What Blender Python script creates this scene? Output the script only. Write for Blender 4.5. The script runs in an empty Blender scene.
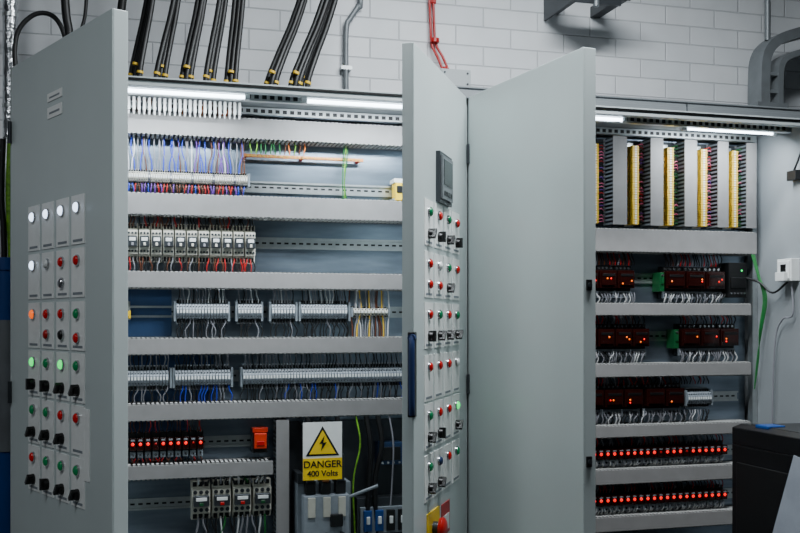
import bpy, math, random
from mathutils import Vector, Matrix
random.seed(7)

# ------------------------------------------------------------------ materials
def lin(c):
    o=[]
    for v in c:
        v=v/255.0
        o.append(v/12.92 if v<=0.04045 else ((v+0.055)/1.055)**2.4)
    return (o[0],o[1],o[2],1.0)

def mk(name,rgb,rough=0.5,metal=0.0,var=0.10,scale=14.0,emit=0.0,ergb=None,bump=0.0,stretch=None):
    m=bpy.data.materials.new(name); m.use_nodes=True
    nt=m.node_tree; N=nt.nodes; L=nt.links
    b=N['Principled BSDF']
    b.inputs['Roughness'].default_value=rough
    b.inputs['Metallic'].default_value=metal
    tc=N.new('ShaderNodeTexCoord'); mp=N.new('ShaderNodeMapping')
    if stretch: mp.inputs['Scale'].default_value=stretch
    nz=N.new('ShaderNodeTexNoise'); nz.inputs['Scale'].default_value=scale; nz.inputs['Detail'].default_value=4
    L.new(tc.outputs['Object'],mp.inputs['Vector']); L.new(mp.outputs['Vector'],nz.inputs['Vector'])
    cr=N.new('ShaderNodeValToRGB')
    c=lin(rgb)
    cr.color_ramp.elements[0].position=0.3; cr.color_ramp.elements[1].position=0.7
    cr.color_ramp.elements[0].color=(c[0]*(1-var),c[1]*(1-var),c[2]*(1-var),1)
    cr.color_ramp.elements[1].color=(min(1,c[0]*(1+var)),min(1,c[1]*(1+var)),min(1,c[2]*(1+var)),1)
    L.new(nz.outputs['Fac'],cr.inputs['Fac']); L.new(cr.outputs['Color'],b.inputs['Base Color'])
    if bump>0:
        bp=N.new('ShaderNodeBump'); bp.inputs['Strength'].default_value=bump; bp.inputs['Distance'].default_value=0.01
        L.new(nz.outputs['Fac'],bp.inputs['Height']); L.new(bp.outputs['Normal'],b.inputs['Normal'])
    if emit>0:
        b.inputs['Emission Color'].default_value=lin(ergb or rgb)
        b.inputs['Emission Strength'].default_value=emit
    return m

P=dict(
 door=mk('door_paint',(188,198,197),0.32,0,0.04,3,bump=0.02),
 frame=mk('frame_paint',(176,183,184),0.45,0,0.05,6),
 carcass=mk('carcass_grey',(136,141,144),0.5,0,0.06,5),
 plate=mk('galvanised_plate',(132,145,158),0.28,0.85,0.30,5,stretch=(0.8,1,5)),
 duct=mk('duct_pvc',(134,132,131),0.5,0,0.06,20),
 ductlight=mk('duct_fingers',(190,190,187),0.55,0,0.05,20),
 rail=mk('zinc_rail',(190,195,195),0.3,0.85,0.1,30),
 dark=mk('black_plastic',(11,11,12),0.4,0,0.2,30),
 rubber=mk('cable_black',(8,8,9),0.5,0,0.2,40),
 grey=mk('grey_plastic',(120,128,134),0.5,0,0.08,30),
 termg=mk('terminal_grey',(142,150,158),0.5,0,0.08,60),
 cream=mk('cream_plastic',(200,197,184),0.45,0,0.06,40),
 white=mk('white_plastic',(222,224,222),0.4,0,0.04,40),
 label=mk('label_plate',(238,239,236),0.35,0.0,0.03,40),
 yellow=mk('yellow_plastic',(240,200,20),0.45,0,0.05,30),
 ochre=mk('terminal_ochre',(228,186,52),0.5,0,0.12,80),
 orange=mk('orange_plastic',(200,46,14),0.45,0,0.06,30),
 red=mk('red_plastic',(172,12,12),0.35,0,0.06,30),
 green=mk('green_plastic',(14,74,38),0.35,0,0.06,30),
 blue=mk('handle_blue',(20,42,86),0.5,0,0.06,30),
 blue_case_refl=mk('blue_case_and_reflection',(40,66,102),0.4,0.3,0.2,6),  # transformer casing, and the blue reflection painted over the plate
 bluepipe=mk('blue_pipe',(16,62,126),0.4,0.0,0.1,6),
 copper=mk('copper_bar',(196,128,82),0.3,0.9,0.1,30),
 brass=mk('brass_gland',(170,140,64),0.4,0.7,0.1,30),
 chrome=mk('chrome_bezel',(190,192,195),0.2,0.95,0.04,30),
 galv=mk('galvanised_conduit',(118,123,126),0.45,0.35,0.15,12),
 foil=mk('foil_lagging',(200,202,205),0.22,0.95,0.2,30,bump=0.9),
 smoke=mk('smoked_red_cover',(34,9,7),0.15,0,0.2,40),
 brown=mk('wire_brown',(92,48,26),0.5), wred=mk('wire_red',(172,18,18),0.5), wblue=mk('wire_blue',(28,56,178),0.5),
 wgrey=mk('wire_grey',(128,128,134),0.5), wwhite=mk('wire_white',(208,208,208),0.5), wpink=mk('wire_pink',(220,100,140),0.5),
 wgreen=mk('wire_green',(24,104,46),0.5), wpurple=mk('wire_violet',(104,56,154),0.5), worange=mk('wire_orange',(220,110,30),0.5),
 wblack=mk('wire_black',(12,12,14),0.5), wgy=mk('wire_green_yellow',(110,165,40),0.5,var=0.5,scale=60),
 lit_w=mk('lamp_white_lit',(225,235,255),0.3,0,0.0,emit=3.6,ergb=(205,225,255)),
 lit_r=mk('lamp_red_lit',(210,8,4),0.3,0,0.0,emit=1.5,ergb=(255,6,3)),
 lit_g=mk('lamp_green_lit',(20,200,100),0.3,0,0.0,emit=1.4,ergb=(10,255,110)),
 lit_o=mk('lamp_amber_lit',(230,110,15),0.3,0,0.0,emit=1.1,ergb=(255,100,8)),
 dim_r=mk('lamp_red',(165,8,8),0.22,0,0.0,emit=0.06,ergb=(255,0,0)),
 dim_g=mk('lamp_green',(10,98,62),0.22,0,0.0,emit=0.05,ergb=(0,220,120)),
 tube=mk('fluorescent_tube',(255,255,255),0.3,0,0.0,emit=14,ergb=(220,238,255)),
 diffuser=mk('light_diffuser',(255,255,255),0.4,0,0.0,emit=3,ergb=(235,244,255)),
 paper=mk('paper',(150,156,166),0.7), screen=mk('lcd_glass',(26,30,32),0.12),
 floor=mk('floor_paint',(54,56,58),0.45,0,0.12,3), ceil=mk('ceiling_paint',(110,112,114),0.8,0,0.06,3),
 wall=mk('wall_paint',(70,73,76),0.7,0,0.05,4), steel=mk('dark_steel',(62,66,70),0.4,0.6,0.15,10),
 inkbody=mk('printer_black',(8,8,10),0.32,0,0.2,20),
)

def brickmat():
    m=bpy.data.materials.new('painted_brick'); m.use_nodes=True
    nt=m.node_tree; N=nt.nodes; L=nt.links; b=N['Principled BSDF']
    tc=N.new('ShaderNodeTexCoord'); sp=N.new('ShaderNodeSeparateXYZ'); cb=N.new('ShaderNodeCombineXYZ')
    L.new(tc.outputs['Object'],sp.inputs[0]); L.new(sp.outputs['X'],cb.inputs['X']); L.new(sp.outputs['Z'],cb.inputs['Y'])
    br=N.new('ShaderNodeTexBrick'); br.inputs['Scale'].default_value=1.0
    br.inputs['Brick Width'].default_value=0.225; br.inputs['Row Height'].default_value=0.075
    br.inputs['Mortar Size'].default_value=0.004; br.inputs['Mortar Smooth'].default_value=0.9
    br.inputs['Color1'].default_value=lin((232,234,236)); br.inputs['Color2'].default_value=lin((222,225,228))
    br.inputs['Mortar'].default_value=lin((198,200,203))
    L.new(cb.outputs[0],br.inputs['Vector'])
    nz=N.new('ShaderNodeTexNoise'); nz.inputs['Scale'].default_value=9; nz.inputs['Detail'].default_value=6
    L.new(tc.outputs['Object'],nz.inputs['Vector'])
    mx=N.new('ShaderNodeMixRGB'); mx.blend_type='MULTIPLY'; mx.inputs['Fac'].default_value=0.15
    L.new(br.outputs['Color'],mx.inputs[1]); L.new(nz.outputs['Fac'],mx.inputs[2]); L.new(mx.outputs[0],b.inputs['Base Color'])
    inv=N.new('ShaderNodeMath'); inv.operation='MULTIPLY_ADD'; inv.inputs[1].default_value=-1.0
    L.new(br.outputs['Fac'],inv.inputs[0])
    n2=N.new('ShaderNodeMath'); n2.operation='MULTIPLY'; n2.inputs[1].default_value=0.6
    L.new(nz.outputs['Fac'],n2.inputs[0]); L.new(n2.outputs[0],inv.inputs[2])
    bp=N.new('ShaderNodeBump'); bp.inputs['Strength'].default_value=0.5; bp.inputs['Distance'].default_value=0.006
    L.new(inv.outputs[0],bp.inputs['Height']); L.new(bp.outputs['Normal'],b.inputs['Normal'])
    b.inputs['Roughness'].default_value=0.5
    return m
P['brick']=brickmat()

# ------------------------------------------------------------------ mesh builder
CUR=[None]          # cabinet currently being fitted out: fixed fittings become its children
PARTS={'wiring_duct','din_rail','wire_bundle','mounting_plate','terminal_strip','terminal_block_row','plug_connector_row','earth_terminal','earth_busbar','earth_wire','backing_or_reflection_panel','isolator_backplate','power_cable_group'}
class MB:
    def __init__(s): s.v=[]; s.f=[]; s.m=[]; s.sm=[]; s.mats=[]
    def mi(s,k):
        if k not in s.mats: s.mats.append(k)
        return s.mats.index(k)
    def add(s,vs,fs,k,smooth=False):
        o=len(s.v); i=s.mi(k)
        s.v+= [tuple(v) for v in vs]
        for f in fs: s.f.append([a+o for a in f]); s.m.append(i); s.sm.append(smooth)
    def box(s,x0,x1,y0,y1,z0,z1,k):
        vs=[(x0,y0,z0),(x1,y0,z0),(x1,y1,z0),(x0,y1,z0),(x0,y0,z1),(x1,y0,z1),(x1,y1,z1),(x0,y1,z1)]
        s.add(vs,[(0,3,2,1),(4,5,6,7),(0,1,5,4),(1,2,6,5),(2,3,7,6),(3,0,4,7)],k)
    def prism(s,poly,y0,y1,k):      # polygon in xz
        n=len(poly)
        vs=[(p[0],y0,p[1]) for p in poly]+[(p[0],y1,p[1]) for p in poly]
        s.add(vs,[list(range(n)),list(range(2*n-1,n-1,-1))]+[(i,i+n,(i+1)%n+n,(i+1)%n) for i in range(n)],k)
    def xprism(s,poly,x0,x1,k):     # polygon in yz
        n=len(poly)
        vs=[(x0,p[0],p[1]) for p in poly]+[(x1,p[0],p[1]) for p in poly]
        s.add(vs,[list(range(n)),list(range(2*n-1,n-1,-1))]+[(i,i+n,(i+1)%n+n,(i+1)%n) for i in range(n)],k)
    def cyl(s,p0,p1,r,k,n=12,r2=None):
        s.tube([p0,p1],r,k,n,r2)
    def tube(s,pts,r,k,n=7,r2=None):
        pts=[Vector(p) for p in pts]
        d=(pts[-1]-pts[0]).normalized()
        ref=Vector((0,1,0)) if abs(d.y)<0.7 else Vector((1,0,0))
        rings=[]
        for i,p in enumerate(pts):
            t=(pts[min(i+1,len(pts)-1)]-pts[max(i-1,0)]).normalized()
            a=t.cross(ref)
            if a.length<1e-4: a=t.cross(Vector((0,0,1)))
            a.normalize(); b=t.cross(a)
            rr=r if r2 is None else r+(r2-r)*i/(len(pts)-1)
            rings.append([p+a*math.cos(2*math.pi*j/n)*rr+b*math.sin(2*math.pi*j/n)*rr for j in range(n)])
        vs=[v for R in rings for v in R]; m=len(rings)
        fs=[(i*n+j,i*n+(j+1)%n,(i+1)*n+(j+1)%n,(i+1)*n+j) for i in range(m-1) for j in range(n)]
        s.add(vs,fs,k,True)
        s.add(rings[0],[list(range(n-1,-1,-1))],k); s.add(rings[-1],[list(range(n))],k)
    def dome(s,c,r,h,k,n=12,m=4):   # dome pointing -y
        vs=[];
        for i in range(m):
            a=i*math.pi/2/m
            for j in range(n):
                b=2*math.pi*j/n
                vs.append((c[0]+r*math.cos(a)*math.cos(b),c[1]-h*math.sin(a),c[2]+r*math.cos(a)*math.sin(b)))
        vs.append((c[0],c[1]-h,c[2]))
        fs=[(i*n+j,i*n+(j+1)%n,(i+1)*n+(j+1)%n,(i+1)*n+j) for i in range(m-1) for j in range(n)]
        fs+=[((m-1)*n+j,(m-1)*n+(j+1)%n,m*n) for j in range(n)]
        s.add(vs,fs,k,True)
    def build(s,name,parent=None,bevel=0,mat=None,segs=2):
        me=bpy.data.meshes.new(name); me.from_pydata(s.v,[],s.f)
        for k in s.mats: me.materials.append(P[k])
        for i,p in enumerate(me.polygons): p.material_index=s.m[i]; p.use_smooth=s.sm[i]
        me.update()
        import bmesh
        bm=bmesh.new(); bm.from_mesh(me); bmesh.ops.recalc_face_normals(bm,faces=bm.faces); bm.to_mesh(me); bm.free()
        o=bpy.data.objects.new(name,me); bpy.context.collection.objects.link(o)
        if parent is None and CUR[0] is not None and name in PARTS: parent=CUR[0]
        if parent: o.parent=parent
        if mat is not None: o.matrix_world=mat
        if bevel:
            b=o.modifiers.new('bevel','BEVEL'); b.width=bevel; b.segments=segs; b.limit_method='ANGLE'; b.angle_limit=math.radians(40)
        return o
def empty(name,mat=None):
    e=bpy.data.objects.new(name,None); e.empty_display_size=0.1; bpy.context.collection.objects.link(e)
    if mat is not None: e.matrix_world=mat
    return e
def curve(pts,n=6):
    pts=[Vector(p) for p in pts]
    if len(pts)==2: return pts
    out=[]
    q=[pts[0]*2-pts[1]]+pts+[pts[-1]*2-pts[-2]]
    for i in range(1,len(q)-2):
        for k in range(n):
            t=k/n
            out.append(0.5*((2*q[i])+(q[i+1]-q[i-1])*t+(2*q[i-1]-5*q[i]+4*q[i+1]-q[i+2])*t*t+(3*q[i]-q[i-1]-3*q[i+1]+q[i+2])*t**3))
    out.append(pts[-1]); return out

# ------------------------------------------------------------------ room
RX0,RX1,RY0,RY1,RZ=-2.2,4.6,-4.6,0.65,3.4
def slab(name,a,k):
    m=MB(); m.box(*a,k); return m.build(name)
slab('floor',(RX0,RX1,RY0,RY1,-0.1,0),'floor')
slab('ceiling',(RX0,RX1,RY0,RY1,RZ,RZ+0.1),'ceil')
slab('wall_back',(RX0,RX1,RY1,RY1+0.1,0,RZ),'brick')
slab('wall_left',(RX0-0.1,RX0,RY0,RY1,0,RZ),'wall')
slab('wall_right',(RX1,RX1+0.1,RY0,RY1,0,RZ),'wall')
slab('wall_front',(RX0,RX1,RY0-0.1,RY0,0,RZ),'wall')

# ------------------------------------------------------------------ cabinets
CT=2.2; CD=0.42; YB=0.375
def cabinet(x0,x1):
    m=MB()
    t=0.004
    m.box(x0,x0+t,0.012,CD,0.1,CT,'carcass'); m.box(x1-t,x1,0.012,CD,0.1,CT,'carcass')
    m.box(x0,x1,CD-t,CD,0.1,CT,'carcass')
    m.box(x0,x1,0.012,CD,CT-t,CT,'carcass'); m.box(x0,x1,0.012,CD,0.1,0.1+t,'carcass')
    # front frame: posts, header, sill, gasket lip
    m.box(x0,x0+0.028,0.0,0.03,0.1,CT,'frame'); m.box(x1-0.028,x1,0.0,0.03,0.1,CT,'frame')
    m.box(x0,x1,0.0,0.03,CT-0.026,CT,'frame'); m.box(x0,x1,0.0,0.03,0.1,0.14,'frame')
    m.box(x0+0.01,x1-0.01,-0.004,0.0,CT-0.012,CT-0.005,'dark')
    m.box(x0+0.02,x1-0.02,0.02,CD-0.02,0.0,0.1,'dark')      # plinth
    # slotted frame rails under the roof
    for yy in (0.095,0.30):
        m.box(x0+0.03,x1-0.03,yy,yy+0.022,CT-0.030,CT-0.006,'rail')
        x=x0+0.04
        while x<x1-0.05:
            m.box(x,x+0.014,yy-0.001,yy,CT-0.024,CT-0.012,'dark'); x+=0.024
    # inner edge posts with punched holes
    for xx in (x0+0.006,x1-0.026):
        m.box(xx,xx+0.02,0.33,0.36,0.12,CT-0.01,'rail')
    o=m.build('control_cabinet',bevel=0.0015,segs=1)
    p=MB(); p.box(x0+0.03,x1-0.03,YB,YB+0.003,0.16,CT-0.03,'plate')
    p.build('mounting_plate',parent=o)
    return o
cabL=cabinet(-0.29,1.052)
cabR=cabinet(1.058,2.345)
CUR[0]=cabL
m=MB()
for a,b,c in ((-.2,.165,(1.447,1.598)),(-.2,.30,(1.237,1.386)),(-.2,.22,(1.045,1.176))): m.box(a,b,YB-0.004,YB-0.001,c[0],c[1],'blue_case_refl')  # blue reflection in the galvanised plate, painted as thin flat sheets
m.build('backing_or_reflection_panel',parent=cabL)

# ------------------------------------------------------------------ slotted wiring duct
def duct(x0,x1,z0,z1,name='wiring_duct'):
    m=MB(); y0=0.297; yb=YB-0.001
    m.box(x0,x1,y0-0.004,y0,z0+0.004,z1-0.004,'duct')                # lid
    m.box(x0,x1,y0,y0+0.006,z0+0.003,z0+0.005,'duct'); m.box(x0,x1,y0,y0+0.006,z1-0.005,z1-0.003,'duct')
    m.box(x0,x1,yb-0.003,yb,z0,z1,'duct')
    m.box(x0,x1,yb-0.018,yb,z0,z0+0.002,'duct'); m.box(x0,x1,yb-0.018,yb,z1-0.002,z1,'duct')
    x=x0+0.002
    while x<x1-0.009:
        for z in (z0,z1-0.002):
            m.box(x,x+0.0080,y0-0.003,yb-0.016,z,z+0.002,'ductlight')
        m.box(x,x+0.0080,y0-0.003,y0-0.001,z0,z0+0.006,'ductlight'); m.box(x,x+0.0080,y0-0.003,y0-0.001,z1-0.006,z1,'ductlight')
        x+=0.0145
    m.build(name)
def vduct(x0,x1,z0,z1):
    m=MB(); y0=0.297; yb=YB-0.001
    m.box(x0-0.001,x1+0.001,y0-0.004,y0,z0,z1,'duct')
    m.box(x0,x1,yb-0.003,yb,z0,z1,'duct')
    z=z0+0.002
    while z<z1-0.009:
        for x in (x0,x1-0.002):
            m.box(x,x+0.002,y0,yb,z,z+0.0065,'grey')
        z+=0.0145
    m.box(x0+.004,x1-.004,y0+.01,yb-.01,z0,z1,'dark')   # black cable fill
    m.build('wiring_duct')
LX0,LX1=-0.25,1.01
duct(LX0,LX1,2.087,2.158)
duct(LX0,LX1,1.832,1.905)
duct(LX0,LX1,1.600,1.657)
duct(LX0,LX1,1.388,1.444)
duct(LX0,LX1,1.178,1.235)
duct(LX0,0.485,0.992,1.042)
duct(LX0,0.485,0.70,0.76)
vduct(0.497,0.537,0.55,1.172)
RX0c,RX1c=1.10,2.286
CUR[0]=cabR
duct(RX0c,2.31,1.745,1.832)
duct(RX0c,RX1c,1.515,1.563)
duct(RX0c,RX1c,1.292,1.343)
duct(RX0c,RX1c,1.074,1.120)
duct(RX0c,RX1c,0.905,0.962)
duct(RX0c,RX1c,0.735,0.792)

# ------------------------------------------------------------------ DIN rails
def din(x0,x1,z,name='din_rail'):
    m=MB()
    m.box(x0,x1,YB-0.002,YB-0.0005,z-0.013,z+0.013,'rail')
    for s in (-1,1):
        zz=z+s*0.013
        m.box(x0,x1,YB-0.009,YB-0.001,zz-0.001,zz+0.001,'rail')
        a,b=sorted((zz,zz+s*0.006)); m.box(x0,x1,YB-0.010,YB-0.0085,a,b,'rail')
    x=x0+0.01
    while x<x1-0.02:
        m.box(x,x+0.014,YB-0.0026,YB-0.002,z-0.003,z+0.003,'dark'); x+=0.025
    m.build(name)
for z in (1.655,1.440,1.21,1.005,0.84): din(1.12,2.28,z)
CUR[0]=cabL
for a in [(-0.2,0.985,1.943),(-0.2,0.985,1.757),(-0.2,0.985,1.527),(-0.2,0.985,1.316),(-0.2,0.48,1.10),(-0.2,0.48,0.905)]: din(*a)

# ------------------------------------------------------------------ terminal strips
def terms(x0,x1,z,h,pitch=0.008,mat='termg',alt=None,name='terminal_block_row',dark=True):
    m=MB(); yb=YB-0.009; x=x0; i=0
    prof=[(yb,-h),(yb-0.028,-h),(yb-0.036,-h*.62),(yb-0.050,-h*.55),(yb-0.057,-h*.2),(yb-0.057,h*.2),(yb-0.050,h*.55),(yb-0.036,h*.62),(yb-0.028,h),(yb,h)]
    pr=[(p[0],p[1]+z) for p in prof]
    while x<x1-pitch*.5:
        k=mat
        if alt and i%alt[0]<alt[1]: k=alt[2]
        m.xprism(pr,x,x+pitch*0.82,k)
        c=x+pitch*.41
        m.box(c-pitch*.3,c+pitch*.3,yb-0.0585,yb-0.057,z-h*.12,z+h*.12,'white')
        if dark:
            for s in (-1,1):
                m.box(c-pitch*.30,c+pitch*.30,yb-0.0375,yb-0.029,z+s*h*.78-h*.14,z+s*h*.78+h*.14,'dark')
                m.cyl((c,yb-0.044,z+s*h*.40),(c,yb-0.0562,z+s*h*.40),pitch*.22,'steel',6)
        x+=pitch; i+=1
    m.box(x0-0.008,x0-0.001,yb-0.05,yb,z-h*.8,z+h*.8,'grey'); m.box(x1+0.001,x1+0.008,yb-0.05,yb,z-h*.8,z+h*.8,'grey')
    return m.build(name)
def wires(x0,x1,n,za,zb,cols,r=0.0016,bow=0.006,name='wire_bundle',jit=0.004,ya=0.335,yb=0.325):
    m=MB()
    for i in range(n):
        x=x0+(x1-x0)*(i+.5)/n
        j=random.uniform(-jit,jit)
        p=[(x+j,ya,za),(x+j*1.4,(ya+yb)/2-bow,za+(zb-za)*.4),(x+j*.2,yb-bow*.5,za+(zb-za)*.75),(x,yb,zb)]
        m.tube(curve(p,3),r,random.choice(cols),5)
    m.build(name)
C1=['wblue','wgrey','wpurple','wwhite','wblue','wgrey','brown','wblue']
# row 1 (left cabinet)
terms(-0.18,0.405,1.957,0.026,0.0075,'cream',alt=(9,1,'wgrey'))
wires(-0.17,0.40,64,2.089,1.978,C1,0.0021,jit=0.010)
wires(-0.17,0.40,58,1.903,1.936,['wred','wpurple','brown','wred','wblue'],0.0020)
m=MB()   # copper earth bar on stand-offs
m.box(0.385,0.80,0.338,0.344,2.037,2.047,'copper')
for x in (0.40,0.59,0.785): m.cyl((x,0.344,2.042),(x,YB,2.042),0.007,'red',10)
x=0.395
while x<0.79: m.cyl((x,0.334,2.042),(x,0.338,2.042),0.0035,'brass',6); x+=0.013
m.build('earth_busbar')
wires(0.41,0.60,12,2.089,2.047,['wgy','wgreen','brown','worange'],0.002)
m=MB()
for i in range(3):
    x=0.727+i*0.006; m.tube(curve([(x+0.006,.335,2.09),(x,.328,2.03),(x-0.004+random.uniform(-.004,.004),.33,1.96),(x+0.002,.335,1.903)],4),0.0020,'wgy' if i%2 else 'wgreen',6)
m.build('earth_wire')
m=MB() # small power relay at right end
m.box(0.898,0.945,0.312,0.365,1.875,1.915,'grey'); m.box(0.902,0.941,0.296,0.345,1.905,1.965,'yellow'); m.box(0.906,0.937,0.294,0.298,1.93,1.955,'dark')
m.cyl((0.914,0.305,1.895),(0.914,0.313,1.895),0.006,'red',10); m.cyl((0.93,0.305,1.895),(0.93,0.313,1.895),0.006,'red',10); m.box(0.898,0.945,0.30,0.36,1.965,1.98,'white')
m.build('timer_relay',bevel=0.002)

# contactors
def contactors(x0,n,w,z,h,body='cream',nose='dark',name='contactor_row',accent=('red','green')):
    m=MB(); yb=YB-0.009
    for i in range(n):
        a=x0+i*w; b=a+w*0.92; c=(a+b)/2
        m.box(a,b,yb-0.030,yb,z-h,z+h,body)
        m.box(a+.001,b-.001,yb-0.050,yb-0.03,z-h*.62,z+h*.62,body)
        m.box(a+w*.08,b-w*.08,yb-0.068,yb-0.05,z-h*.24,z+h*.30,nose)
        m.box(a+w*.2,b-w*.2,yb-0.0695,yb-0.068,z+h*.04,z+h*.22,'white')
        m.box(c-w*.1,c+w*.1,yb-0.071,yb-0.068,z-h*.20,z-h*.04,accent[0] if i%3 else accent[1])
        for s in (-1,1):
            for q in (-1,0,1):
                xx=c+q*w*.28
                m.box(xx-w*.1,xx+w*.1,yb-0.032,yb-0.029,z+s*h*.84-h*.12,z+s*h*.84+h*.12,'dark')
                m.cyl((xx,yb-0.053,z+s*h*.46),(xx,yb-0.0495,z+s*h*.46),w*.10,'steel',8)
    return m.build(name,bevel=0.0012,segs=1)
contactors(-0.20,17,0.0373,1.748,0.062,'cream','steel',accent=('cream','wgrey'))
wires(-0.19,0.43,60,1.834,1.800,['wblack','brown','wblack','wgrey','wblack','wred'],0.0024,jit=0.005)
wires(-0.19,0.43,60,1.655,1.700,['wblack','brown','wblack','wgrey','wred'],0.0022,jit=0.006)
# row 3
def grp(lst,z,h,pitch,mat='termg'):
    for a,b in lst: terms(a,b,z,h,pitch,mat)
grp([(0.178,0.340),(0.374,0.448),(0.484,0.562),(0.582,0.742)],1.528,0.040,0.0098)
for a,b,n in [(0.18,0.34,17),(0.376,0.446,7),(0.486,0.56,8),(0.584,0.74,17)]:
    wires(a,b,n,1.602,1.556,['wgrey','wblack','wgrey','wwhite'],0.002)
    wires(a,b,n,1.442,1.504,['wgrey','wblack','wblack','wblack'],0.002,jit=0.012)
wires(0.755,0.885,18,1.602,1.442,['wgrey','wwhite','wgrey','ochre','brown'],0.0026,jit=0.012)
terms(0.76,0.88,1.527,0.020,0.012,'cream')
m=MB(); m.box(-0.1,0.035,0.335,0.366,1.50,1.56,'grey'); m.cyl((0.02,0.31,1.52),(0.02,0.335,1.52),0.012,'yellow',12); m.box(0.028,0.036,.33,.336,1.505,1.53,'yellow'); m.build('fuse_holder',bevel=.002)
# row 4
grp([(-0.15,0.156),(0.174,0.350),(0.390,0.945)],1.314,0.040,0.0098)
for a,b,n in [(-0.14,0.156,26),(0.174,0.35,18),(0.39,0.94,56)]:
    wires(a,b,n,1.390,1.345,['wgrey','wblack','wgrey','wblack'],0.002)
    wires(a,b,n,1.233,1.288,['wgrey','wblue','wblack','wblack'],0.002,jit=0.01)

# slim relays with LED
def led_relays(x0,n,w,z,h,lit=1.0,name='relay_row',term='termg'):
    m=MB(); yb=YB-0.009
    for i in range(n):
        a=x0+i*w; b=a+w*.9; c=(a+b)/2
        m.box(a,b,yb-0.028,yb,z-h,z+h,'dark')
        m.box(a+.001,b-.001,yb-0.060,yb-0.028,z-h*.35,z+h*.62,'smoke')
        m.box(a+.002,b-.002,yb-0.045,yb-0.028,z-h*.98,z-h*.5,term)
        m.cyl((c,yb-0.048,z-h*.75),(c,yb-0.044,z-h*.75),w*.16,'chrome',8)
        if random.random()<lit:
            m.dome((c,yb-0.0598,z+h*.15),w*.24,w*.13,'lit_r',10,3)
        else: m.dome((c,yb-0.0598,z+h*.15),w*.17,w*.1,'dim_r',10,3)
        m.box(c-w*.25,c+w*.25,yb-0.061,yb-0.0598,z+h*.38,z+h*.52,'grey')
    return m.build(name,bevel=0.0008,segs=1)
led_relays(-0.18,19,0.0235,1.100,0.040,0.85)
wires(-0.17,0.26,40,1.176,1.140,['wred','wblack','brown'],0.0018)
wires(-0.17,0.26,40,1.044,1.060,['wred','wblack','brown'],0.0018)
m=MB(); m.box(0.420,0.470,0.312,0.366,1.065,1.145,'dark'); m.box(0.425,0.465,0.297,0.315,1.08,1.13,'orange'); m.box(0.432,0.458,0.294,0.298,1.09,1.105,'red')
m.box(0.42,0.47,0.305,0.34,1.132,1.148,'orange'); m.build('safety_relay',bevel=.002)
# row 6: contactors with cables
contactors(0.225,4,0.066,0.915,0.062,'cream','steel',accent=('red','green'))
wires(0.24,0.47,16,0.99,0.968,['wblack','wgrey','wwhite','wgreen'],0.0035,jit=.006)
wires(0.24,0.47,16,0.765,0.862,['wblack','wgrey','wwhite','wgreen'],0.0035,jit=.012)

# main isolator on the lower right of the left cabinet
m=MB()
m.box(0.56,0.74,0.27,0.358,0.72,0.965,'grey')
m.box(0.575,0.725,0.225,0.272,0.76,0.93,'termg')
for i in range(3):
    x=0.60+i*0.05
    m.box(x-.017,x+.017,0.24,0.30,0.932,0.975,'dark'); m.box(x-.012,x+.012,0.218,0.232,0.86,0.925,'cream')
    m.cyl((x,0.212,0.80),(x,0.227,0.80),0.011,'steel',12)
    m.box(x-.012,x+.012,0.24,0.28,0.965,1.06,'copper' if i==1 else 'steel')
m.box(0.66,0.70,0.205,0.226,0.83,0.87,'dark')
m.box(0.56,0.58,0.26,0.358,0.965,1.0,'steel')
m.tube([(0.71,0.235,0.915),(0.82,0.22,0.955)],0.006,'grey',8)
m.build('main_isolator_switch',bevel=0.003)
m=MB()
for i,(x,k) in enumerate([(0.60,'rubber'),(0.65,'rubber'),(0.70,'rubber'),(0.80,'rubber'),(0.84,'rubber'),(0.88,'wgrey'),(0.765,'wgy')]):
    m.tube(curve([(x,.30,1.178),(x+.012,.29,1.08),(x-.01+.02*(i%2),.30,0.95),(x,.31,.72),(x,.33,.3)],5),0.009 if k=='rubber' else .003,k,9)
m.build('power_cable_group')
m=MB(); m.box(0.77,0.96,.31,.358,.74,.90,'steel'); m.box(0.78,.95,.30,.312,.78,.87,'grey')
for i in range(4): m.box(.79+i*.04,.818+i*.04,.288,.302,.79,.86,'bluepipe' if i in (0,1) else 'dark'); m.box(.798+i*.04,.810+i*.04,.282,.29,.815,.84,'white')
m.build('circuit_breaker',bevel=.002)
m=MB(); m.box(.845,.93,.305,.358,1.01,1.085,'blue_case_refl'); m.box(.855,.92,.298,.306,1.025,1.07,'dark')
for i in range(4): m.cyl((.857+i*.02,.302,1.017),(.857+i*.02,.306,1.017),.004,'chrome',8)
m.build('transformer_block',bevel=.002)
m=MB(); m.box(0.545,0.985,0.36,0.372,0.60,1.16,'steel'); m.build('isolator_backplate')

# danger sign
sx,sz=0.568,0.985; sw,sh=0.128,0.186; sy=0.205
m=MB()
m.box(sx,sx+sw,sy,sy+0.002,sz,sz+sh,'label')
m.box(sx,sx+sw,sy-0.001,sy,sz,sz+0.070,'yellow')
cx=sx+sw/2
def tri(c,zb,w): h=w*.87; return [(c-w/2,zb),(c+w/2,zb),(c,zb+h)]
m.prism(tri(cx,sz+.077,.110),sy-.001,sy,'dark'); m.prism(tri(cx,sz+.0835,.088),sy-.002,sy-.001,'yellow')
bolt=[(cx+.006,sz+.142),(cx-.011,sz+.116),(cx-.001,sz+.117),(cx-.006,sz+.092),(cx+.013,sz+.121),(cx+.002,sz+.120)]
m.prism(bolt,sy-.003,sy-.002,'dark')
m.box(cx-.05,cx-.044,sy+.002,0.36,sz+.17,sz+.176,'steel'); m.box(cx+.044,cx+.05,sy+.002,0.36,sz+.17,sz+.176,'steel')
sign=m.build('danger_sign')
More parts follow.
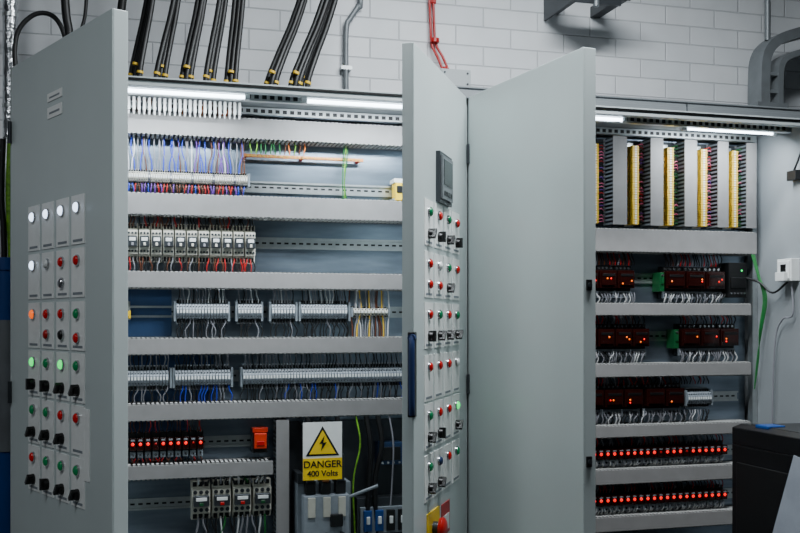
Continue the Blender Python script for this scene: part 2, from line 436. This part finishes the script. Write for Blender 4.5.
def text(s,x,z,size,par):
    cu=bpy.data.curves.new('lettering','FONT'); cu.body=s; cu.size=size; cu.align_x='CENTER'; cu.extrude=0.0003; cu.offset=0.0006
    o=bpy.data.objects.new('lettering',cu); bpy.context.collection.objects.link(o)
    o.location=(x,sy-0.0015,z); o.rotation_euler=(math.pi/2,0,0); cu.materials.append(P['dark']); o.parent=par
text('DANGER',cx,sz+.040,.031,sign); text('400 Volts',cx,sz+.012,.026,sign)

# connectors under left cabinet roof
m=MB()
for i in range(24):
    x=0.01+i*0.0155; m.box(x,x+.008,.235,.262,2.152,2.192,'white'); m.cyl((x+.004,.245,2.140),(x+.004,.245,2.152),.003,'wwhite',6)
m.build('plug_connector_row')
wires(0.0,0.38,30,2.19,2.158,['wwhite','brown','wgrey','worange'],0.0018,ya=.25,yb=.33,bow=0.02)

# lamps
def tubelight(x0,x1,y,power,zt=2.172):
    m=MB()
    m.box(x0-.02,x1+.02,y-.014,y+.014,zt+.010,2.196,'white')
    m.box(x0-.02,x0-.005,y-.010,y+.010,zt-.008,zt+.011,'white'); m.box(x1+.005,x1+.02,y-.010,y+.010,zt-.008,zt+.011,'white')
    m.cyl((x0-.006,y,zt),(x1+.006,y,zt),.0055,'tube',12)
    o=m.build('fluorescent_light')
    l=bpy.data.lights.new('lamp','AREA'); l.shape='RECTANGLE'; l.size=x1-x0; l.size_y=.03; l.energy=power; l.color=(.84,.93,1)
    lo=bpy.data.objects.new('lamp',l); bpy.context.collection.objects.link(lo); lo.location=((x0+x1)/2,y,zt-.012); lo.parent=o; lo.rotation_euler=(math.radians(22),0,0)
tubelight(-.15,.36,.065,7.0); tubelight(.56,.98,.065,7.0)
tubelight(1.25,1.62,.065,2.0); tubelight(1.92,2.26,.14,3.8)

# ------------------------------------------------------------------ right cabinet contents
CUR[0]=cabR
ZT0,ZT1=1.845,2.165
for a,b in [(1.12,1.17),(1.25,1.30),(1.39,1.44),(1.535,1.585),(1.715,1.768),(1.866,1.915),(2.006,2.055),(2.145,2.188),(2.268,2.308)]:
    vduct(a,b,ZT0,ZT1)
def vstrip(xc,k='ochre'):
    m=MB(); yb=YB-.009; z=ZT0+.005; i=0
    m.box(xc-.0175,xc+.0175,YB-.008,YB-.001,ZT0,ZT1-.01,'rail')
    while z<ZT1-.03:
        m.box(xc-.019,xc+.019,yb-.03,yb,z,z+.0076,'ochre'); m.box(xc-.013,xc+.013,yb-.05,yb-.03,z,z+.0076,'ochre'); m.box(xc-.004,xc+.004,yb-.0508,yb-.05,z+.001,z+.0066,'white')
        for s in (-1,1): m.cyl((xc+s*.0160,yb-.032,z+.004),(xc+s*.0160,yb-.0295,z+.004),.0024,'dark',6)
        z+=.009; i+=1
    m.build('terminal_strip')
    w=MB()
    for s,cl in ((-1,['worange','brown','wblack','wblack']),(1,['wpink','wpink','wpurple','wred','wblack'] if random.random()<.6 else ['wgreen','wblack','wpink'])):
        for j in range(26):
            z=ZT0+.01+j*.0115; w.tube([(xc+s*.019,.345,z),(xc+s*.030,.325,z+.003),(xc+s*.044,.34,z+random.uniform(-.004,.004))],.0018,random.choice(cl),5)
    w.build('wire_bundle')
for xc in (1.345,1.49,1.655,1.817,1.960,2.100,2.232): vstrip(xc)
m=MB(); m.box(1.12,2.305,YB-.0035,YB-.0005,ZT0,ZT1,'steel'); m.build('backing_or_reflection_panel')

def plug_relays(x0,n,w,z,name='plug_in_relay_bank',leds=2):
    m=MB(); yb=YB-.009
    for i in range(n):
        a=x0+i*w; b=a+w*.97; c=(a+b)/2
        m.box(a,b,yb-.026,yb,z-.062,z+.058,'dark')
        m.box(a+.002,b-.002,yb-.034,yb-.026,z+.040,z+.057,'dark')
        m.box(a+.002,b-.002,yb-.060,yb-.026,z-.024,z+.040,'smoke')
        m.box(a+.008,b-.008,yb-.066,yb-.058,z-.014,z+.032,'smoke')
        m.box(a+w*.14,a+w*.82,yb-.0672,yb-.066,z+.018,z+.027,'dark')
        m.box(a+.001,b-.001,yb-.036,yb-.026,z-.060,z-.034,'termg')
        for q in range(4):
            xx=a+w*(.14+.22*q); m.cyl((xx,yb-.039,z-.047),(xx,yb-.0355,z-.047),w*.07,'chrome',8)
            m.cyl((xx,yb-.036,z+.049),(xx,yb-.0335,z+.049),w*.06,'chrome',8)
        for q in range(leds):
            if random.random()<.8:
                m.dome((a+w*random.choice([.25,.4,.6,.75]),yb-.0658,z+random.choice([-.008,.002,.010])),.0036,.003,random.choice(['lit_r','lit_o','lit_r','lit_o']),8,3)
    return m.build(name,bevel=.0016,segs=2)
plug_relays(1.45,5,.072,1.640); plug_relays(1.935,3,.084,1.640)
plug_relays(1.45,6,.070,1.428); plug_relays(2.0,3,.082,1.428)
plug_relays(1.45,5,.079,1.208)
plug_relays(1.855,2,.08,1.208,leds=1)
terms(2.03,2.13,1.21,.036,.010)
for x0,x1,zt,zb,n in [(1.45,1.82,1.747,1.70,34),(1.94,2.18,1.747,1.70,24),(1.45,1.86,1.517,1.486,36),(2.0,2.24,1.517,1.486,22),(1.45,2.13,1.294,1.262,60)]:
    wires(x0,x1,n,zt,zb,['wgrey','wblack','wblack','wred','brown'],.0022,jit=.006)
for x0,x1,zt,zb,n in [(1.45,1.82,1.561,1.60,34),(1.94,2.2,1.561,1.60,24),(1.45,1.86,1.341,1.386,40),(2.0,2.24,1.341,1.386,24),(1.45,2.13,1.118,1.166,60)]:
    wires(x0,x1,n,zt,zb,['wgrey','wwhite','wgrey','wgrey','wblack'],.0024,jit=.012)
led_relays(1.42,29,.0268,1.010,.036,.97); led_relays(1.42,29,.0268,.842,.036,.97)
for z in (1.072,.903): wires(1.43,2.19,60,z,z-.03,['wgrey','wblack','wred'],.002)
for z in (.964,.794): wires(1.43,2.19,70,z,z+.022,['wwhite','wgrey','wwhite'],.0024)
m=MB()
for x,z in ((1.912,1.645),(1.972,1.435)):
    m.box(x,x+.018,.31,.366,z-.04,z+.030,'green'); m.box(x+.004,x+.014,.304,.311,z-.012,z+.012,'green'); m.cyl((x+.009,.302,z+.02),(x+.009,.311,z+.02),.004,'chrome',8)
m.build('earth_terminal',bevel=.001)
m=MB()
m.box(2.195,2.272,.30,.366,1.585,1.715,'dark'); m.box(2.201,2.266,.295,.301,1.62,1.66,'dark')
m.dome((2.25,.2995,1.685),.004,.003,'lit_g',8,3)
for i in range(5): m.cyl((2.205+i*.014,.297,1.60),(2.205+i*.014,.301,1.60),.004,'chrome',8)
m.build('power_supply_unit',bevel=.002)
# coiled green cable and black leads at the right corner
m=MB()
for i in range(4):
    o=i*.007
    m.tube(curve([(2.278+o*.6,.28,1.745),(2.292+o*.4,.26,1.66),(2.308,.25-o,1.58),(2.298+o*.5,.26,1.46),(2.31-o*.3,.28,1.36),(2.298,.29,1.24)],6),.0020,'wgreen',7)
m.build('green_cable')
m=MB()
m.tube(curve([(2.268,.31,1.66),(2.29,.25,1.64),(2.312,.2,1.60),(2.322,.13,1.636)],6),.004,'rubber',8)
m.tube(curve([(2.325,.11,1.636),(2.322,.10,1.52),(2.322,.16,1.50),(2.32,.2,1.40),(2.32,.22,1.0)],6),.003,'wgrey',8)
m.build('flexible_lead')
m=MB()
m.box(2.305,2.341,.085,.165,1.64,1.72,'white'); m.box(2.301,2.306,.092,.158,1.648,1.712,'white'); m.box(2.299,2.302,.11,.14,1.67,1.70,'dark')
m.box(2.285,2.302,.10,.15,1.640,1.672,'white')
m.build('power_socket',bevel=.003)
m=MB(); m.box(2.315,2.341,.075,.125,2.0,2.035,'dark'); m.tube(curve([(2.325,.1,2.03),(2.32,.06,2.08),(2.335,.04,2.17)],5),.004,'rubber',7); m.build('door_limit_switch',bevel=.002)
CUR[0]=None

# ------------------------------------------------------------------ doors
def door_leaf(W,par,T=.038):
    m=MB(); z0,z1=.14,CT
    m.box(0,W,0,.003,z0,z1,'door')
    m.box(0,.003,.003,T,z0,z1,'door'); m.box(W-.003,W,.003,T,z0,z1,'door')
    m.box(.003,W-.003,.003,T,z0,z0+.003,'door'); m.box(.003,W-.003,.003,T,z1-.003,z1,'door')
    for a,b in ((.003,.022),(W-.022,W-.003)): m.box(a,b,T-.003,T,z0+.003,z1-.003,'door')
    m.box(.022,W-.022,T-.003,T,z1-.022,z1-.003,'door'); m.box(.022,W-.022,T-.003,T,z0+.003,z0+.022,'door')
    for a in (.04,W-.064):
        m.box(a,a+.024,.004,.026,z0+.04,z1-.04,'rail')
    m.box(.026,.034,.004,.014,z0+.03,z1-.03,'dark'); m.box(W-.034,W-.026,.004,.014,z0+.03,z1-.03,'dark')
    o=m.build('door_leaf',parent=par,bevel=.0025); return o
def dplate(m,u,z,w=.082,up=.030,dn=.088):
    m.box(u-w/2,u+w/2,-.0022,0,z-dn,z+up,'label')
    m.box(u-w*.36,u+w*.36,-.0028,-.0022,z-dn*.98+.004,z-dn*.98+.010,'grey')
def lamp(m,u,z,k):
    m.cyl((u,0,z),(u,-.007,z),.0145,'chrome',16,.0135); m.dome((u,-.007,z),.0120,.007,k,16,4)
    m.cyl((u,0.003,z),(u,.032,z),.011,'dark',10)
def knob(m,u,z,k='dark',ang=.5):
    m.cyl((u,0,z),(u,-.006,z),.0140,'dark',16); m.cyl((u,-.006,z),(u,-.014,z),.0115,k,16,.0100)
    c,s=math.cos(ang),math.sin(ang); hw=.0042; hl=.0145
    pts=[(u+c*hl*a-s*hw*b,z+s*hl*a+c*hw*b) for a,b in ((-1,-1),(1,-1),(1,1),(-1,1))]
    m.prism(pts,-.022,-.006,k); m.cyl((u,.003,z),(u,.032,z),.013,'dark',10)
def frame(o,d,inn):
    return Matrix(((d.x,inn.x,0,o[0]),(d.y,inn.y,0,o[1]),(0,0,1,0),(0,0,0,1)))
def mkdoor(o,p,W,T=.038):   # o -> p outer face line, both in plan
    d=Vector((p[0]-o[0],p[1]-o[1],0)).normalized()
    inn=Vector((-d.y,d.x,0))
    e=empty('cabinet_door',frame(o,d,inn)); door_leaf(W,e,T)
    return e
# left door: hinge -> free edge
dA=mkdoor((-.288,-.002),(-.015,-.631),.687)
cols=[.186,.288,.390,.490]
lm=MB(); pm=MB(); km=MB()
rows=[(1.770,['lit_w']*4,None),
      (1.643,['lit_w','white','dim_r','dim_r'],[None,None,'dim','red']),
      (1.515,['lit_o','dim_r','dim_r','dim_g'],[None,'bt_k','bt_k','bt_r']),
      (1.390,['lit_g','dim_g','lit_g','dim_g'],['k']*4),
      (1.265,['dim_g','dim_g','dim_r','dim_r'],['k']*3+[None]),
      (1.140,['dim_r','dim_g','dim_g','dim_g'],['k']*4)]
for z,ls,ks in rows:
    for i,u in enumerate(cols):
        dplate(pm,u,z)
        if ls[i]: lamp(lm,u,z,ls[i])
        if ks and ks[i]:
            if ks[i]=='k': knob(km,u,z-.058,'dark',random.choice([.9,1.57,.9]))
            elif ks[i]=='bt_r': lamp(lm,u,z-.058,'dim_r')
            elif ks[i]=='bt_k': lamp(lm,u,z-.052,'dark' if i!=1 else 'red')
            elif ks[i]=='dim': lamp(lm,u,z-.052,'chrome')
pm.box(.5,.56,-.002,0,1.12,1.29,'label')
pm.box(.285,.385,-.002,0,2.055,2.076,'label'); pm.box(.285,.385,-.002,0,2.012,2.040,'label')
pm.box(.30,.37,-.0025,-.002,2.062,2.066,'grey'); pm.box(.30,.37,-.0025,-.002,2.022,2.027,'grey')
for mm,n in ((pm,'label_plates'),(lm,'pilot_lights'),(km,'selector_switches')): mm.build(n,parent=dA)
# inner loom
m=MB(); m.box(.13,.56,.006,.03,1.82,1.86,'duct'); m.box(.10,.13,.006,.032,.9,1.86,'duct'); m.build('door_wiring_duct',parent=dA)

# middle door: free edge -> hinge
dB=mkdoor((.715,-.5515),(1.049,-.002),.643,.031)
cols=[.150,.262,.374,.486]
lm=MB(); pm=MB(); km=MB()
rows=[(1.788,['dim_g','dim_r','dim_g','dim_r'],['k']*4),
      (1.650,['dim_r','white','dim_g','dim_r'],['bt_r','bt_r','k',None]),
      (1.515,['dim_r','dim_g','dim_r','dim_g'],['k']*4),
      (1.375,['dim_r','dim_r','dim_r','white'],[None]*4),
      (1.246,['dim_g','dim_r','dim_r','lit_g'],['k','k',None,'k']),
      (1.110,['dim_g','blue','dim_r','dim_g'],['k','k',None,None])]
for z,ls,ks in rows:
    for i,u in enumerate(cols):
        dplate(pm,u,z,.092,.032,.090)
        lamp(lm,u,z,ls[i])
        if ks[i]=='k': knob(km,u,z-.058,'dark',random.choice([.9,1.57,.9]))
        elif ks[i]=='bt_r': lamp(lm,u,z-.055,'dim_r')
for mm,n in ((pm,'label_plates'),(lm,'pilot_lights'),(km,'selector_switches')): mm.build(n,parent=dB)
m=MB()  # panel meter
m.box(.235,.385,-.012,0,1.825,1.965,'steel'); m.box(.247,.373,-.018,-.012,1.835,1.955,'galv'); m.box(.258,.362,-.0195,-.018,1.875,1.945,'screen')
for i in range(4): m.box(.262+i*.026,.278+i*.026,-.020,-.018,1.845,1.858,'dark')
m.box(.25,.37,.003,.028,1.84,1.94,'dark')
m.build('panel_meter',parent=dB,bevel=.003)
m=MB()  # emergency stop
m.box(.13,.27,-.003,0,.885,.985,'yellow'); m.cyl((.20,-.003,.935),(.20,-.020,.935),.020,'steel',18); m.cyl((.20,-.020,.935),(.20,-.028,.935),.030,'red',20,.032); m.dome((.20,-.028,.935),.032,.012,'red',20,4)
m.build('emergency_stop_button',parent=dB)
m=MB(); m.box(.30,.40,-.002,0,.89,.98,'red'); m.box(.31,.39,-.003,-.002,.90,.945,'white'); m.build('warning_label',parent=dB)
m=MB()  # swing handle wrapped round the free edge
m.box(-.003,.018,-.003,.016,1.255,1.470,'dark')
m.tube(curve([(-.004,.004,1.262),(-.010,.003,1.285),(-.012,.003,1.36),(-.011,.003,1.43),(-.004,.004,1.462)],6),.0082,'blue',12)
m.cyl((.004,.004,1.455),(-.012,.004,1.455),.0100,'blue',14)
m.build('swing_handle',parent=dB,bevel=.002)
# right-hand door: hinge -> free edge
dC=mkdoor((1.056,-.002),(1.1455,-.625),.631)
m=MB()
for z in (1.59,1.136,.5):
    m.box(.629,.636,.008,.024,z-.014,z+.014,'dark'); m.cyl((.630,.016,z),(.639,.016,z),.006,'steel',10)
m.build('latches',parent=dC,bevel=.0015)
# hinges at cabinet posts
m=MB()
for x in (-.291,1.0545):
    for z in (2.02,1.3,.4):
        m.cyl((x,-.006,z-.03),(x,-.006,z+.03),.006,'steel',10)
m.build('door_hinge_set',parent=cabL)

# ------------------------------------------------------------------ cables above the cabinet
def cable_group(name,base,top,n,spread,r):
    m=MB()
    for i in range(n):
        o=(i-(n-1)/2)
        bx=base[0]+o*spread; tx=top[0]+o*spread*.75+random.uniform(-.004,.004)
        yb=base[1]+random.uniform(-.03,.03)
        dx=tx-bx
        p=[(bx,yb,2.202),(bx+dx*.05,yb,2.27),(bx+dx*.45,yb+.02,2.37),(tx,yb+.03,2.50),(tx+dx*.8,yb+.04,2.75),(tx+dx*.9,yb+.04,2.955)]
        m.tube(curve(p,5),r,'rubber',10)
        m.cyl((bx,yb,2.202),(bx,yb,2.222),r*1.6,'brass',10); m.cyl((bx,yb,2.222),(bx,yb,2.24),r*1.4,'dark',10,r*1.15)
        zt=2.262+.030*((i)%2); m.cyl((bx+dx*.03,yb-r*.2,zt),(bx+dx*.06,yb-r*.2,zt+.007),r*1.2,'ochre',8)
    m.build(name)
for b,t in [(.048,.094),(.124,.172),(.203,.252),(.275,.318),(.345,.373)]:
    cable_group('cable_bundle',(b,.25),(t,.25),3,.013,.0088)
cable_group('cable_bundle',(.470,.25),(.566,.25),3,.013,.0088)
cable_group('cable_bundle',(.558,.25),(.648,.25),5,.013,.0088)
# cable tray overhead
m=MB()
m.box(-1.2,1.6,.18,.20,2.96,3.02,'galv'); m.box(-1.2,1.6,.40,.42,2.96,3.02,'galv')
x=-1.18
while x<1.58: m.box(x,x+.02,.20,.40,2.965,2.975,'galv'); x+=.12
for x in (-1.0,.2,1.4): m.cyl((x,.19,3.02),(x,.19,RZ),.005,'steel',8); m.cyl((x,.41,3.02),(x,.41,RZ),.005,'steel',8)
m.build('cable_tray')
# loose cables at far left top
m=MB()
m.tube(curve([(-.30,.5,2.20),(-.325,.5,2.34),(-.315,.5,2.44),(-.26,.5,2.50),(-.20,.5,2.49),(-.165,.5,2.40),(-.15,.5,2.20)],6),.008,'rubber',9)
m.tube(curve([(-.15,.45,2.20),(-.155,.45,2.42),(-.17,.45,2.6),(-.18,.45,RZ)],6),.014,'rubber',9)
m.tube(curve([(-.125,.45,2.20),(-.12,.45,2.42),(-.10,.45,2.6),(-.10,.45,RZ)],6),.006,'rubber',9)
m.tube(curve([(-.01,.38,2.202),(.0,.38,2.42),(.02,.4,2.6),(.05,.45,2.8),(.06,.46,RZ)],6),.014,'rubber',9)
m.build('loose_cable')
# pipes left of the cabinet
m=MB(); m.tube([(-.345,.56,z/20*1.0) for z in range(42,69,1)],.024,'foil',14)
for z in (2.2,2.5,2.8,3.1): m.cyl((-.345,.56,z),(-.345,.56,z+.012),.0255,'rail',14)
m.build('lagged_pipe')
m=MB(); m.tube(curve([(-.345,.58,2.10),(-.35,.58,1.9),(-.34,.58,1.6),(-.345,.58,1.0),(-.34,.58,.0)],5),.012,'wgy',9)
m.tube(curve([(-.37,.58,2.10),(-.375,.58,1.9),(-.365,.58,1.6),(-.37,.58,.0)],5),.010,'rubber',9)
m.build('earth_cable')
m=MB(); m.cyl((-.352,.48,0),(-.352,.48,1.68),.034,'bluepipe',20); m.cyl((-.352,.48,1.66),(-.352,.48,1.70),.040,'bluepipe',20); m.cyl((-.352,.48,1.08),(-.352,.48,1.50),.040,'galv',20); m.build('blue_water_pipe')

# wall services
m=MB(); m.tube(curve([(.805,.63,2.0),(.805,.63,2.3),(.805,.63,2.56),(.82,.63,2.61),(.85,.63,2.66),(.86,.63,2.72),(.86,.63,RZ)],6),.010,'galv',12)
for z in (2.42,3.0): m.box(.785 if z<2.6 else .84,.825 if z<2.6 else .88,.62,.649,z,z+.014,'rail')
m.build('wall_conduit')
m=MB()
for i,o in enumerate((0,.018)):
    m.tube(curve([(1.12+o,.63,RZ),(1.12+o,.63,2.9),(1.13+o*.8,.63,2.62),(1.135+o,.63,2.54),(1.155+o*1.2,.62,2.49),(1.175+o*1.2,.61,2.435)],6),.0050,'red',9)
m.cyl((1.145,.625,2.545),(1.145,.625,2.56),.018,'red',12); m.cyl((1.128,.63,2.7),(1.15,.63,2.7),.009,'red',8)
m.build('fire_alarm_cable')
m=MB(); m.box(1.155,1.275,.585,.649,2.37,2.44,'frame'); m.box(1.160,1.270,.580,.586,2.375,2.435,'frame')
for x in (1.17,1.26):
    for z in (2.385,2.425): m.cyl((x,.577,z),(x,.581,z),.004,'steel',8)
m.cyl((1.18,.61,2.44),(1.18,.61,2.452),.010,'red',10); m.build('junction_box',bevel=.003)
# trunking standing along the top of the right-hand cabinet
m=MB(); m.box(1.10,3.3,.44,.54,2.202,2.335,'carcass'); m.box(1.10,3.3,.436,.441,2.215,2.32,'carcass'); m.box(1.10,3.3,.432,.545,2.335,2.342,'carcass')
for x in (1.5,2.1,2.7): m.box(x,x+.004,.434,.44,2.202,2.34,'steel')
for x in (1.3,2.3,3.2): m.box(x,x+.04,.54,.649,2.22,2.26,'galv')
m.build('cable_trunking',bevel=.002)
# strut bracket
m=MB()
m.box(1.62,1.85,.38,.421,2.700,2.704,'steel'); m.box(1.62,1.85,.38,.383,2.70,2.741,'steel'); m.box(1.62,1.85,.418,.421,2.70,2.741,'steel')
m.box(1.62,1.66,.42,.649,2.70,2.741,'steel'); m.box(1.80,1.84,.42,.649,2.70,2.741,'steel'); 
m.box(1.60,1.61,.38,.649,2.67,2.76,'steel'); m.cyl((1.72,.4,2.742),(1.72,.4,RZ),.006,'steel',8); m.cyl((1.70,.40,2.66),(1.70,.40,2.70),.012,'galv',10); m.box(1.61,1.8,.395,.405,2.67,2.70,'steel')
m.build('strut_bracket')
# bent conduits at upper right
def sqsweep(m,path,w,h,k):
    path=[Vector(p) for p in path]; rings=[]
    for i,p in enumerate(path):
        t=(path[min(i+1,len(path)-1)]-path[max(0,i-1)]).normalized(); side=Vector((0,1,0)); nrm=t.cross(side).normalized()
        rings.append([p+side*w*a+nrm*h*b for a,b in ((-1,-1),(1,-1),(1,1),(-1,1))])
    vs=[v for r in rings for v in r]; n=len(rings)
    m.add(vs,[(i*4+j,i*4+(j+1)%4,(i+1)*4+(j+1)%4,(i+1)*4+j) for i in range(n-1) for j in range(4)]+[(3,2,1,0),((n-1)*4,(n-1)*4+1,(n-1)*4+2,(n-1)*4+3)],k)
m=MB()
sqsweep(m,curve([(2.46,.49,2.346),(2.46,.49,2.45),(2.47,.49,2.55),(2.52,.49,2.61),(2.62,.49,2.65),(2.80,.49,2.70),(3.2,.49,2.80)],6),.045,.020,'galv')
sqsweep(m,curve([(2.53,.49,2.346),(2.53,.49,2.45),(2.54,.49,2.52),(2.58,.49,2.555),(2.68,.49,2.585),(2.85,.49,2.63),(3.2,.49,2.72)],6),.045,.012,'galv')
m.box(2.42,2.56,.44,.54,2.344,2.36,'galv')
for z in (2.40,2.47): m.box(2.46,2.53,.45,.53,z,z+.012,'galv')
m.cyl((2.50,.49,2.62),(2.50,.49,RZ),.012,'galv',10)
m.build('cable_duct_bend')

# ------------------------------------------------------------------ black printer at lower right
m=MB()
x0,x1,y0,y1=1.765,2.32,-.95,-.355
m.box(x0,x1,y0,y1,.46,1.13,'inkbody')
m.prism([(x0,1.13),(x1,1.13),(x1,1.165),(x0+.03,1.190),(x0,1.18)],y0,y1,'inkbody')
m.box(x0+.03,x1-.03,y0+.06,y1-.05,1.185,1.192,'dark')
m.box(x0-.006,x0,y0+.03,y1-.03,.55,.80,'dark'); m.box(x0-.006,x0,y0+.03,y1-.03,.82,1.08,'dark')
m.box(x0+.02,x0+.08,-.50,-.44,1.185,1.196,'bluepipe')
m.box(x0+.02,x1-.02,y0+.02,y1-.02,.0,.46,'steel')
m.build('office_printer',bevel=.012,segs=3)
m=MB()
X=1.7565
pp=[(-.653,1.135),(-.44,.60),(-.93,.60),(-.93,1.09)]
m.add([(X,a,b) for a,b in pp]+[(X-.0015,a,b) for a,b in pp],[(0,1,2,3),(7,6,5,4),(0,4,5,1),(1,5,6,2),(2,6,7,3),(3,7,4,0)],'paper')
m.build('paper_sheet')

# ------------------------------------------------------------------ room lighting
def fixture(x,y,power,w=1.2,d=.3,spread=180):
    m=MB(); z=3.18
    m.box(x-w/2,x+w/2,y-d/2,y+d/2,z+.01,z+.07,'white'); m.box(x-w/2+.02,x+w/2-.02,y-d/2+.02,y+d/2-.02,z,z+.011,'diffuser')
    for s in (-1,1): m.cyl((x+s*w*.4,y,z+.07),(x+s*w*.4,y,RZ),.004,'steel',6)
    o=m.build('ceiling_key_fill_light')
    l=bpy.data.lights.new('lamp','AREA'); l.shape='RECTANGLE'; l.size=w*.95; l.size_y=d*.9; l.energy=power; l.color=(.90,.96,1); l.spread=math.radians(spread)
    lo=bpy.data.objects.new('lamp',l); bpy.context.collection.objects.link(lo); lo.location=(x,y,z-.01); lo.parent=o
fixture(1.15,-.80,84)
fixture(-1.2,-1.9,26)  # unseen fill, added to light the left door
w=bpy.data.worlds.new('world'); bpy.context.scene.world=w; w.use_nodes=True
w.node_tree.nodes['Background'].inputs[0].default_value=(.03,.035,.04,1); w.node_tree.nodes['Background'].inputs[1].default_value=.5

# ------------------------------------------------------------------ camera
cam=bpy.data.cameras.new('camera'); co=bpy.data.objects.new('camera',cam); bpy.context.collection.objects.link(co)
co.location=(0,-2.966,1.5); co.rotation_euler=(math.pi/2,0,-math.radians(15.7))
cam.lens=45; cam.sensor_width=36; cam.shift_y=53.5/800; cam.clip_start=.05
bpy.context.scene.camera=co
